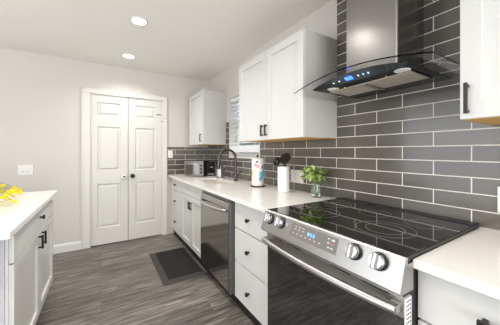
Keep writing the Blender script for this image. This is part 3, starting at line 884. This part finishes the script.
def skimmer_head(p, d, t):
    Rm = Matrix.Translation(p + d * .040) @ Matrix.Rotation(math.radians(-62), 4, 'Y') @ Matrix.Rotation(math.radians(18), 4, 'X')
    mb = MB().lathe([(.044, 0), (.052, .004), (.053, .008), (.049, .010), (.044, .006), (.044, 0)], mtx=Rm)
    for k in range(-5, 6):
        a = k * .0085; h = math.sqrt(max(0, .046 ** 2 - a * a))
        mb.box(-h, h, a - .0028, a + .0028, .001, .004, 0, Rm); mb.box(a - .0028, a + .0028, -h, h, .002, .005, 0, Rm)
    mb.build('strainer', M['blackplastic'], t)
def spat_head(p, d, t):
    Rm = Matrix.Translation(p + d * .032) @ Matrix.Rotation(math.radians(25), 4, 'X') @ Matrix.Rotation(math.radians(12), 4, 'Y')
    MB().box(-.003, .003, -.030, .030, -.035, .045, .002, Rm).build('blade', M['blackplastic'], t)
utensil('ladle', (-.018, .035, .232), ladle_head, 'black ladle leaning left in the white crock')
utensil('skimmer', (-.008, -.036, .258), skimmer_head, 'black round slotted skimmer, the largest head in the white crock')
utensil('spatula', (.034, .022, .238), spat_head, 'black flat spatula at the back of the white crock, mostly hidden')

# plant in a glass jar
cx, cy = 1.445, 1.345
t = thing('potted_plant', (cx, cy, CT), 'leafy green cutting in a small clear glass jar beside the cooktop', 'plant')
MB().lathe([(0, .0005), (.034, .0005), (.037, .004), (.037, .095), (.034, .104), (.036, .110), (.033, .110), (.031, .104), (.034, .094), (.034, .009), (0, .008)], (cx, cy, CT), 32).build('glass_jar', M['glass'], t, smooth=True)
MB().lathe([(0, .0095), (.0325, .0095), (.0325, .055), (0, .055)], (cx, cy, CT), 32).build('water', mat('jar_water', (.93, .97, .95, 1), 0, trans=1, ior=1.33), t, smooth=True)
sm = MB(); lf = MB(); ld = MB()
def leaf(mb, base, d, ln, wd, up):
    d = d.normalized(); side = d.cross(up).normalized(); n = side.cross(d).normalized()
    prof = [(0, .04), (.2, .62), (.45, 1.0), (.7, .85), (.9, .4), (1.0, 0.02)]
    prev = None
    for s, w_ in prof:
        c = base + d * ln * s - Vector((0, 0, 1)) * ln * .22 * s * s
        row = [mb.bm.verts.new(c - side * wd * w_ * .5 + n * wd * .12 * w_), mb.bm.verts.new(c), mb.bm.verts.new(c + side * wd * w_ * .5 + n * wd * .12 * w_)]
        if prev:
            for k in range(2): mb.bm.faces.new((prev[k], prev[k + 1], row[k + 1], row[k]))
        prev = row
rnd = random.Random(3)
for i in range(15):
    a = 2 * math.pi * i / 15 + rnd.uniform(-.2, .2); sp_ = rnd.uniform(.02, .095)
    if math.cos(a) > .3: sp_ *= .55
    tip = Vector((cx - .02 + math.cos(a) * sp_, cy + math.sin(a) * sp_ * 1.15, CT + rnd.uniform(.165, .25)))
    base = Vector((cx + math.cos(a) * .012, cy + math.sin(a) * .012, CT + .02)); mid = Vector((cx + math.cos(a) * .018, cy + math.sin(a) * .018, CT + .115))
    sm.tube([base, mid, tip], [.002, .0018, .0012], 6)
    for k in range(9):
        f = rnd.uniform(.45, 1.0); p = mid.lerp(tip, f)
        d = Vector((math.cos(a) + rnd.uniform(-1, 1), math.sin(a) + rnd.uniform(-1, 1), rnd.uniform(-.5, .6)))
        if p.x + d.normalized().x * .05 > XW - .01: d.x = -abs(d.x)
        leaf(lf if rnd.random() < .72 else ld, p, d, rnd.uniform(.042, .062), rnd.uniform(.026, .038), Vector((rnd.uniform(-.3, .3), rnd.uniform(-.3, .3), 1)))
sm.build('stems', M['stem'], t)
f1 = lf.build('foliage', M['leaf'], t); f2 = ld.build('foliage', M['leafd'], t); f2['label'] = 'darker green leaves'

# microwave standing diagonally, toaster and kettle in the corner
def rotbox(mb, c, ang, x0, x1, y0, y1, z0, z1, bev=0.0):
    mt = Matrix.Translation(c) @ Matrix.Rotation(ang, 4, 'Z')
    return mb.box(x0, x1, y0, y1, z0, z1, bev, mt)
A_ = Vector((1.035, 3.50, 0)); B_ = Vector((1.235, 3.255, 0))
ang = math.atan2(B_.y - A_.y, B_.x - A_.x)
W_ = (B_ - A_).length; org = Vector((A_.x, A_.y, CT))
t = thing('toaster_oven', ((A_ + B_) / 2).to_tuple()[:2] + (CT,), 'silver countertop toaster oven with mirrored window in the back corner', 'toaster oven')
H_ = .222
mb = MB(); rotbox(mb, org, ang, .004, W_ - .004, .012, .130, .012, H_, .006)
for xx in (.03, W_ - .03):
    for yy in (.03, .09): rotbox(mb, org, ang, xx - .012, xx + .012, yy, yy + .02, .0005, .013)
mb.build('body', M['blackplastic'], t)
mb = MB()
rotbox(mb, org, ang, 0, W_, 0, .0118, .010, .030, .002); rotbox(mb, org, ang, 0, W_, 0, .0118, H_ - .022, H_ + .002, .002)
rotbox(mb, org, ang, 0, .020, 0, .0118, .028, H_ - .02, .002); rotbox(mb, org, ang, W_ - .075, W_, 0, .0118, .028, H_ - .02, .002)
fr = mb.build('front_frame', mat('toaster_frame_steel', srgb(130, 126, 120), .3, metal=.9), t)
mb = MB(); rotbox(mb, org, ang, .0205, W_ - .0755, .003, .0115, .0305, H_ - .0225); mb.build('window', mat('toaster_mirror_glass', srgb(120, 118, 114), .06, metal=.8), t)
mb = MB(); rotbox(mb, org, ang, .03, W_ - .085, -.022, -.012, H_ - .045, H_ - .035, .003); rotbox(mb, org, ang, .04, .048, -.014, .002, H_ - .044, H_ - .036); rotbox(mb, org, ang, W_ - .103, W_ - .095, -.014, .002, H_ - .044, H_ - .036)
mb.build('handle', M['chrome'], t)
for zz in (.06, .11, .16):
    Rm = Matrix.Translation(org) @ Matrix.Rotation(ang, 4, 'Z') @ Matrix.Translation((W_ - .037, -.0002, zz)) @ Matrix.Rotation(math.radians(90), 4, 'X')
    MB().lathe([(0, 0), (.015, 0), (.014, .012), (0, .013)], mtx=Rm).build('knob', M['blackplastic'], t, smooth=True)
# toaster
tx, ty = 1.416, 3.50
t = thing('toaster', (tx, ty, CT), 'black toaster with chrome edges between the toaster oven and the kettle', 'toaster')
MB().box(tx - .075, tx + .085, ty - .09, ty + .12, CT + .008, CT + .205, .022).build('body', M['blackplastic'], t, smooth=True)
mb = MB()
mb.box(tx - .070, tx - .058, ty - .0945, ty - .0905, CT + .015, CT + .20, .001); mb.box(tx + .066, tx + .078, ty - .0945, ty - .0905, CT + .015, CT + .20, .001); mb.box(tx - .060, tx + .068, ty - .0945, ty - .0905, CT + .015, CT + .028, .001)
mb.build('edge_trim', M['chrome'], t)
MB().box(tx - .012, tx + .022, ty - .115, ty - .0908, CT + .12, CT + .135, .003).build('lever', M['chrome'], t)
MB().box(tx - .06, tx + .07, ty - .07, ty + .10, CT + .0005, CT + .0078).build('foot', M['blackplastic'], t)
# kettle
kx, ky = 1.385, 3.03
t = thing('kettle', (kx, ky, CT), 'small brushed steel kettle with dark lid left of the faucet', 'kettle')
MB().lathe([(0, .001), (.052, .001), (.056, .008), (.055, .03), (.048, .12), (.040, .17), (.036, .178), (0, .178)], (kx, ky, CT), 32).build('body', M['steel'], t, smooth=True)
MB().lathe([(.0365, .1782), (.036, .186), (.012, .194), (.010, .204), (0, .206), (0, .1782)], (kx, ky, CT), 24).build('lid', M['black'], t, smooth=True)
hp = [(kx - .040, ky + .0, CT + .165), (kx - .075, ky + .01, CT + .165), (kx - .088, ky + .012, CT + .12), (kx - .082, ky + .012, CT + .06), (kx - .055, ky + .008, CT + .045)]
MB().tube(hp, .006, 10).build('handle', M['black'], t, smooth=True)
MB().tube([(kx + .042, ky, CT + .12), (kx + .075, ky, CT + .150), (kx + .085, ky, CT + .168)], [.014, .010, .007], 10).build('spout', M['steel'], t, smooth=True)

# ------------------------------------------------------------------ yellow flowers on the island
fx, fy = -.775, 2.43
t = thing('flower_bouquet', (fx, fy, CT), 'bouquet of small yellow flowers on the left countertop', 'flowers')
MB().lathe([(0, .0005), (.045, .0005), (.050, .01), (.055, .05), (.046, .10), (.034, .125), (.038, .135), (.034, .135), (.030, .125), (.042, .10), (.050, .05), (.045, .012), (0, .010)], (fx, fy, CT), 32).build('vase', M['glass'], t, smooth=True)
sm = MB(); lf = MB(); rnd = random.Random(11)
pet_src = None
heads = []
for i in range(62):
    a = rnd.uniform(-2.7, 1.5); rr = rnd.uniform(.10, .30) if rnd.random() < .8 else rnd.uniform(.03, .12)
    x = fx + math.cos(a) * rr; y = fy + math.sin(a) * rr
    z = CT + max(.018, .165 - .50 * rr + rnd.uniform(-.04, .035))
    heads.append(Vector((x, y, z)))
extra = [(-.495, 2.195, .022), (-.53, 2.22, .03), (-.555, 2.25, .05), (-.52, 2.29, .045), (-.56, 2.17, .02), (-.6, 2.14, .02), (-.57, 2.36, .05)]
heads += [Vector((a, b_, CT + c)) for a, b_, c in extra]
for h in heads:
    base = Vector((fx + rnd.uniform(-.02, .02), fy + rnd.uniform(-.02, .02), CT + .02)); neck = Vector((fx + (h.x - fx) * .10, fy + (h.y - fy) * .10, CT + .145)); mid = neck.lerp(h, .5) + Vector((0, 0, .035))
    sm.tube([base, neck, mid, h], .0013, 5)
    for q in range(1):
        leaf(lf, neck.lerp(h, rnd.uniform(.3, .9)), Vector((rnd.uniform(-1, 1), rnd.uniform(-1, 1), rnd.uniform(-.2, .5))), .028, .010, Vector((0, 0, 1)))
sm.build('stems', M['stem'], t); lf.build('leaves', M['leaf'], t)
pb = MB()
for k in range(6):
    a = math.radians(60 * k); d = Vector((math.cos(a), math.sin(a), .45))
    leaf(pb, Vector((0, 0, 0)), d, .017, .015, Vector((0, 0, 1)))
pb.lathe([(0, 0), (.004, .001), (.005, .005), (0, .008)], (0, 0, 0), 8)
src = pb.build('blossom', M['yellow'], None)
for i, h in enumerate(heads):
    o = src if i == 0 else src.copy()
    if i: col.objects.link(o)
    o.parent = t
    o.location = h - Vector(t.location)
    o.rotation_euler = (rnd.uniform(-.9, .9), rnd.uniform(-.9, .9), rnd.uniform(0, 6))
    s = rnd.uniform(1.3, 1.9); o.scale = (s, s, s)
